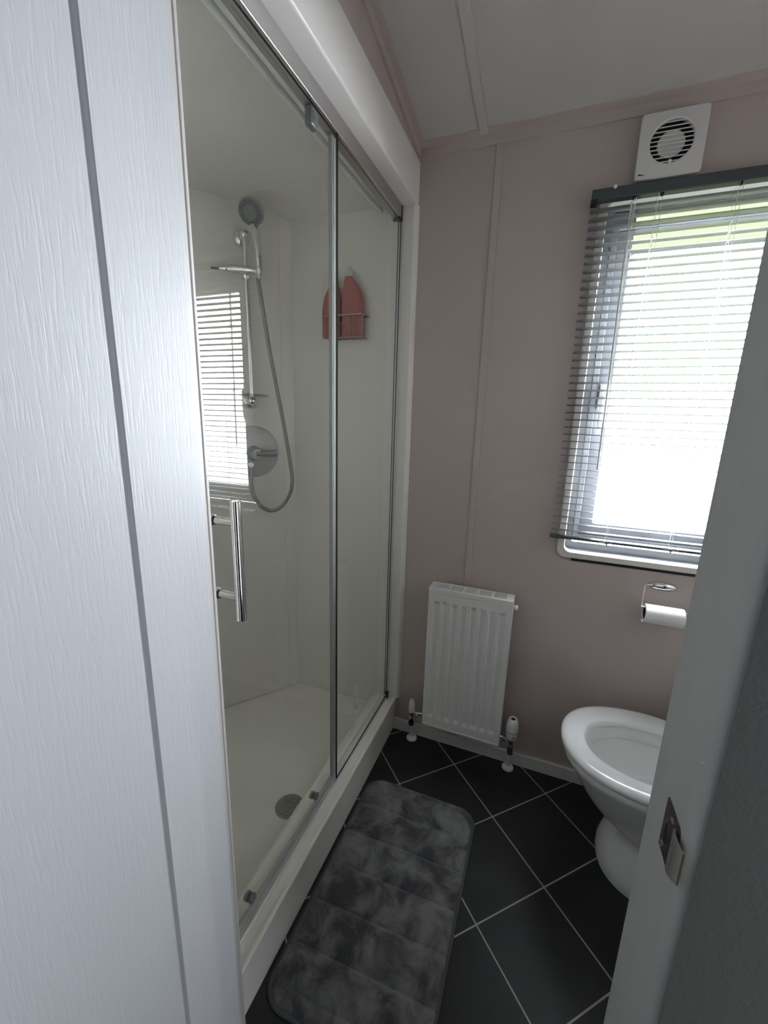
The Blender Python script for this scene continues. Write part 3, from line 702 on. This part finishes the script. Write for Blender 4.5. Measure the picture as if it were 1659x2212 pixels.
# ------------------------------------------------------------------ sliding glass door
sd = thing('sliding_shower_door', 'sliding clear glass shower door with long steel bar handle', 'shower door', (-0.557, .78, .167))
bm = BM(); pane(bm, -.560, -.554, 0.500, 1.050, .167, 1.999); link('glass_pane', bm, [m_glass, m_dark], sd)
bm = BM(); box(bm, (-.5625, 1.030, .168), (-.5515, 1.0525, 1.992), .001); link('edge_seal', bm, m_seal, sd)
bm = BM(); box(bm, (-.5615, .500, .1655), (-.5525, 1.050, .176), .001); link('bottom_seal', bm, m_seal, sd)
h = bpy.data.objects.new('bar_handle', None); C.objects.link(h); h.parent = sd; h.location = Vector((-.52, .575, 1.085)) - Vector(sd.location); h['label'] = 'polished steel bar handle'
HY = .573; HX = -.498
bm = BM(); cyl(bm, (HX, HY, .972), (HX, HY, 1.198), .0098, seg=32, bev=.0008); link('bar', bm, m_chrome, h, smooth=True)
for z in (1.016, 1.158):
    bm = BM(); cyl(bm, (-.551, HY, z), (HX + .002, HY, z), .0074, seg=24); link('standoff', bm, m_steel, h, smooth=True)
    bm = BM(); cyl(bm, (-.554, HY, z), (-.5455, HY, z), .0105, seg=24, bev=.001); link('standoff_ring', bm, m_steel, h, smooth=True)
    bm = BM(); cyl(bm, (-.5455, HY, z), (-.5435, HY, z), .0088, seg=24); link('rubber_washer', bm, m_black, h, smooth=True)
for y in (.617, .918):
    bm = BM(); lathe(bm, [(.010, 0), (.0115, .003), (.0115, .007), (.008, .010), (.003, .0105)], (-.554, y, .206), (1, 0, 0), 20)
    lathe(bm, [(.011, 0), (.011, .008)], (-.560, y, .206), (-1, 0, 0), 20); w = link('bottom_roller', bm, m_nozzle, sd, smooth=True)
    bm = BM(); lathe(bm, [(.003, 0), (.0035, .001), (.001, .002)], (-.5435, y, .208), (1, 0, 0), 12); link('roller_screw', bm, m_chrome, w, smooth=True)
for y in (.945, .560):
    bm = BM(); box(bm, (-.566, y - .016, 1.958), (-.5475, y + .016, 1.995), .004, 3); box(bm, (-.551, y - .010, 1.963), (-.5455, y + .010, 1.985), .002); link('top_carriage', bm, m_nozzle, sd, smooth=True)

# ------------------------------------------------------------------ riser rail, hand shower, hose, mixer
def DP(s, off, z): q = DC + dd * s + dn_ * off; return Vector((q.x, q.y, z))
rr_ = thing('shower_riser_rail', 'chrome vertical riser rail with sliding holder on the shower wall', 'riser rail', DP(.18, 0, 1.39))
bm = BM(); cyl(bm, DP(.183, .045, 1.385), DP(.183, .045, 1.945), .0095, seg=20); link('rail_tube', bm, m_chrome, rr_, smooth=True)
for z in (1.945, 1.390):
    bm = BM(); lathe(bm, [(.030, 0), (.030, .006), (.024, .014), (.016, .018), (.0135, .045)], DP(.183, .0, z), dn_, 28)
    lathe(bm, [(.0135, 0), (.0165, .006), (.0175, .016), (.0150, .026), (.008, .032), (0, .033)], DP(.183, .030, z), dn_, 24); link('wall_bracket', bm, m_chrome, rr_, smooth=True)
bm = BM()
tube(bm, [DP(.30, .040, 1.822), DP(.25, .048, 1.826), DP(.21, .062, 1.828), DP(.165, .085, 1.826), DP(.150, .105, 1.818)], [.006, .010, .014, .014, .011, .009], 14, 5)
lathe(bm, [(.015, -.020), (.017, -.014), (.017, .014), (.015, .020)], DP(.183, .045, 1.826), (0, 0, 1), 24); link('sliding_holder', bm, m_chrome, rr_, smooth=True)
bm = BM()
lathe(bm, [(.040, 0), (.052, .004), (.054, .010), (.051, .012), (.040, .007), (0, .006)], DP(.178, .062, 1.402), (0, 0, 1), 28); link('soap_dish', bm, m_plate, rr_, smooth=True)

hs = thing('hand_shower', 'round grey chrome hand shower head held upright on the riser rail', 'shower head', DP(.155, .10, 1.80))
bm = BM(); hb = DP(.152, .108, 1.802); ht = DP(.165, .098, 1.952)
tube(bm, [DP(.153, .108, 1.796), DP(.154, .107, 1.83), DP(.157, .105, 1.89), DP(.160, .092, 1.945), DP(.166, .076, 1.985)], [.0095, .011, .0125, .0135, .0155, .0155], 20, 5)
link('handle', bm, m_chrome, hs, smooth=True)
hc = DP(.174, .104, 1.998); hax = Vector((.42, -1.3, -.90)).normalized()
bm = BM(); lathe(bm, [(.012, -.026), (.026, -.022), (.038, -.012), (.0425, -.002), (.0425, .004), (.040, .008), (.037, .0085)], hc, hax, 40); link('head_shell', bm, m_headc, hs, smooth=True, angle=60)
bm = BM(); lathe(bm, [(.0395, .004), (.039, .0095), (.023, .0105), (.0215, .0125), (0, .0130)], hc, hax, 40); fp = link('face_plate', bm, m_nozzle, hs, smooth=True, angle=40)
bm = BM(); ex, ey, ez = frame_of(hax)
for rad_, cnt in ((.0275, 20), (.0335, 20)):
    for k in range(cnt):
        a = 2 * PI * (k + (.5 if rad_ > .030 else 0)) / cnt
        lathe(bm, [(.0020, 0), (.0017, .0022)], hc + hax * .0100 + (ex * math.cos(a) + ey * math.sin(a)) * rad_, hax, 6)
link('nozzles', bm, m_black, fp)

bm = BM()
hp = [(-.995, 1.317, 1.800), (-.989, 1.325, 1.729), (-.975, 1.344, 1.563), (-.960, 1.364, 1.419), (-.946, 1.382, 1.283), (-.932, 1.401, 1.122), (-.935, 1.403, 1.060), (-.957, 1.402, 1.010), (-.980, 1.387, .978), (-1.006, 1.368, .965), (-1.030, 1.350, .975), (-1.045, 1.335, .996), (-1.062, 1.322, 1.045), (-1.070, 1.330, 1.110), (-1.070, 1.345, 1.150)]
pts = smooth_path(hp, 10); fine = []
for a, b in zip(pts, pts[1:]):
    k = max(1, int((b - a).length / .0016))
    for i in range(k): fine.append(a + (b - a) * i / k)
tube(bm, fine, [.0074 if i % 3 else .0064 for i in range(len(fine))], 12)
tag(link('shower_hose', bm, m_hose, smooth=True, angle=80), 'looping grey metal shower hose hanging from the hand shower', 'hose')

mx = thing('shower_mixer', 'round shower mixer plate with chrome lever on the shower wall', 'mixer', DP(.173, 0, 1.19))
bm = BM(); lathe(bm, [(.100, 0), (.101, .002), (.100, .004), (.097, .0055), (0, .0060)], DP(.173, 0.0005, 1.196), dn_, 64)
m_pl = mat('grey_mixer_plate', (0.52, 0.53, 0.54), 0.30, 0.15); link('round_plate', bm, m_pl, mx, smooth=True, angle=40)
bm = BM(); lathe(bm, [(.030, 0), (.028, .010), (.024, .014), (.0235, .045), (.021, .050), (0, .051)], DP(.173, .006, 1.190), dn_, 32); link('valve_body', bm, m_headc, mx, smooth=True)
bm = BM(); tube(bm, [DP(.176, .048, 1.192), DP(.130, .052, 1.193), DP(.100, .055, 1.194)], [.0125, .013, .0135, .014], 18, 4); lathe(bm, [(.003, 0), (.003, .010)], DP(.150, .052, 1.203), (0, 0, 1), 10)
link('lever', bm, m_headc, mx, smooth=True)
bm = BM(); cyl(bm, DP(.197, .004, 1.150), DP(.197, .050, 1.150), .011, seg=20, bev=.001); link('hose_outlet', bm, m_chrome, mx, smooth=True)

# ------------------------------------------------------------------ wire caddy and pink bottles
cy = thing('wire_caddy', 'small wire basket on the far shower wall holding two pink bottles', 'basket', (-.71, 1.46, 1.615))
Y0, Y1 = 1.455, 1.502
xl, xr, zb, zt = -.820, -.655, 1.622, 1.698
bm = BM()
def loop_(z, dz=0, r=.0022, x0=xl, x1=xr): tube(bm, [(x0, Y1, z), (x0, Y0 + .006, z), (x0 + .006, Y0, z), (x1 - .006, Y0, z + dz), (x1, Y0 + .006, z), (x1, Y1, z), (x0, Y1, z)], r, 8)
loop_(zt, 0, .0034); loop_(zb, 0, .0018, xl + .012, xr - .002)
n = 12
for k in range(n + 1):
    x = xl + .012 + (xr - xl - .014) * k / n
    if 4 <= k <= 7: continue
    tube(bm, [(x - .004 * (k < 4), Y0, zt), (x, Y0, zb), (x, Y1, zb)], .0011, 6)
tube(bm, [(-.768, Y0, zb), (-.766, Y0, zb + .030), (-.757, Y0, zb + .046), (-.745, Y0, zb + .050), (-.733, Y0, zb + .044), (-.728, Y0, zb + .028), (-.725, Y0, zb)], .0013, 6, 4)
for y in (1.470, 1.485): tube(bm, [(xl + .012, y, zb), (xr - .002, y, zb)], .001, 6)
link('basket_wires', bm, m_copper, cy, smooth=True)
def bottle(x, y, w, hgt, label, caph, tilt=0):
    t = thing('pink_bottle', label, 'bottle', (x, y, zb + .001), 'pink bottles in the wire basket')
    bm = BM(); z0 = zb + .0015
    def ell(wf, df, z): return [V(x + tilt * (1 - wf) ** 1 + w * wf * math.cos(a), y + .017 * df * math.sin(a), z) for a in [2 * PI * i / 40 for i in range(40)]]
    pr = [(.86, .86, 0), (.95, .95, .004), (1, 1, .03), (1, 1, .50), (.97, .97, .60), (.88, .92, .72), (.72, .82, .83), (.52, .66, .92), (.37, .56, .97), (.33, .52, 1.0)]
    rings(bm, [ell(a, b, z0 + c * hgt) for a, b, c in pr]); link('bottle_body', bm, m_pinkb, t, smooth=True, angle=70)
    bm = BM(); zz = z0 + hgt
    rings(bm, [ell(a, b, zz + c) for a, b, c in ((.32, .52, 0), (.36, .58, .002), (.34, .54, caph * .55), (.22, .36, caph * .62), (.20, .33, caph * .95), (.14, .22, caph))]); link('bottle_cap', bm, m_cap, t, smooth=True)
    return t
b1 = bottle(-.797, 1.480, .0366, .190, 'slimmer pink bottle at the left end of the wire basket', .022, tilt=.020)
b2 = bottle(-.710, 1.480, .0437, .205, 'wide pink bottle at the right of the wire basket', .032, tilt=-.026)
for t, cx_, w_, rows in ((b2, -.712, .030, ((1.700, .026), (1.711, .020), (1.722, .028), (1.735, .030))), (b1, -.790, .004, ((1.722, .006), (1.726, .006)))):
    bm = BM()
    for z, w in rows: 
        for k in range(max(1, int(w / .006))):
            q = cx_ - w / 2 + k * .006; box(bm, (q, 1.4625 + 4 * (q + .710) ** 2 * (t is b2), z), (q + .0042, 1.4650 + 4 * (q + .710) ** 2 * (t is b2), z + .0012))
    link('printed_text', bm, m_print, t)
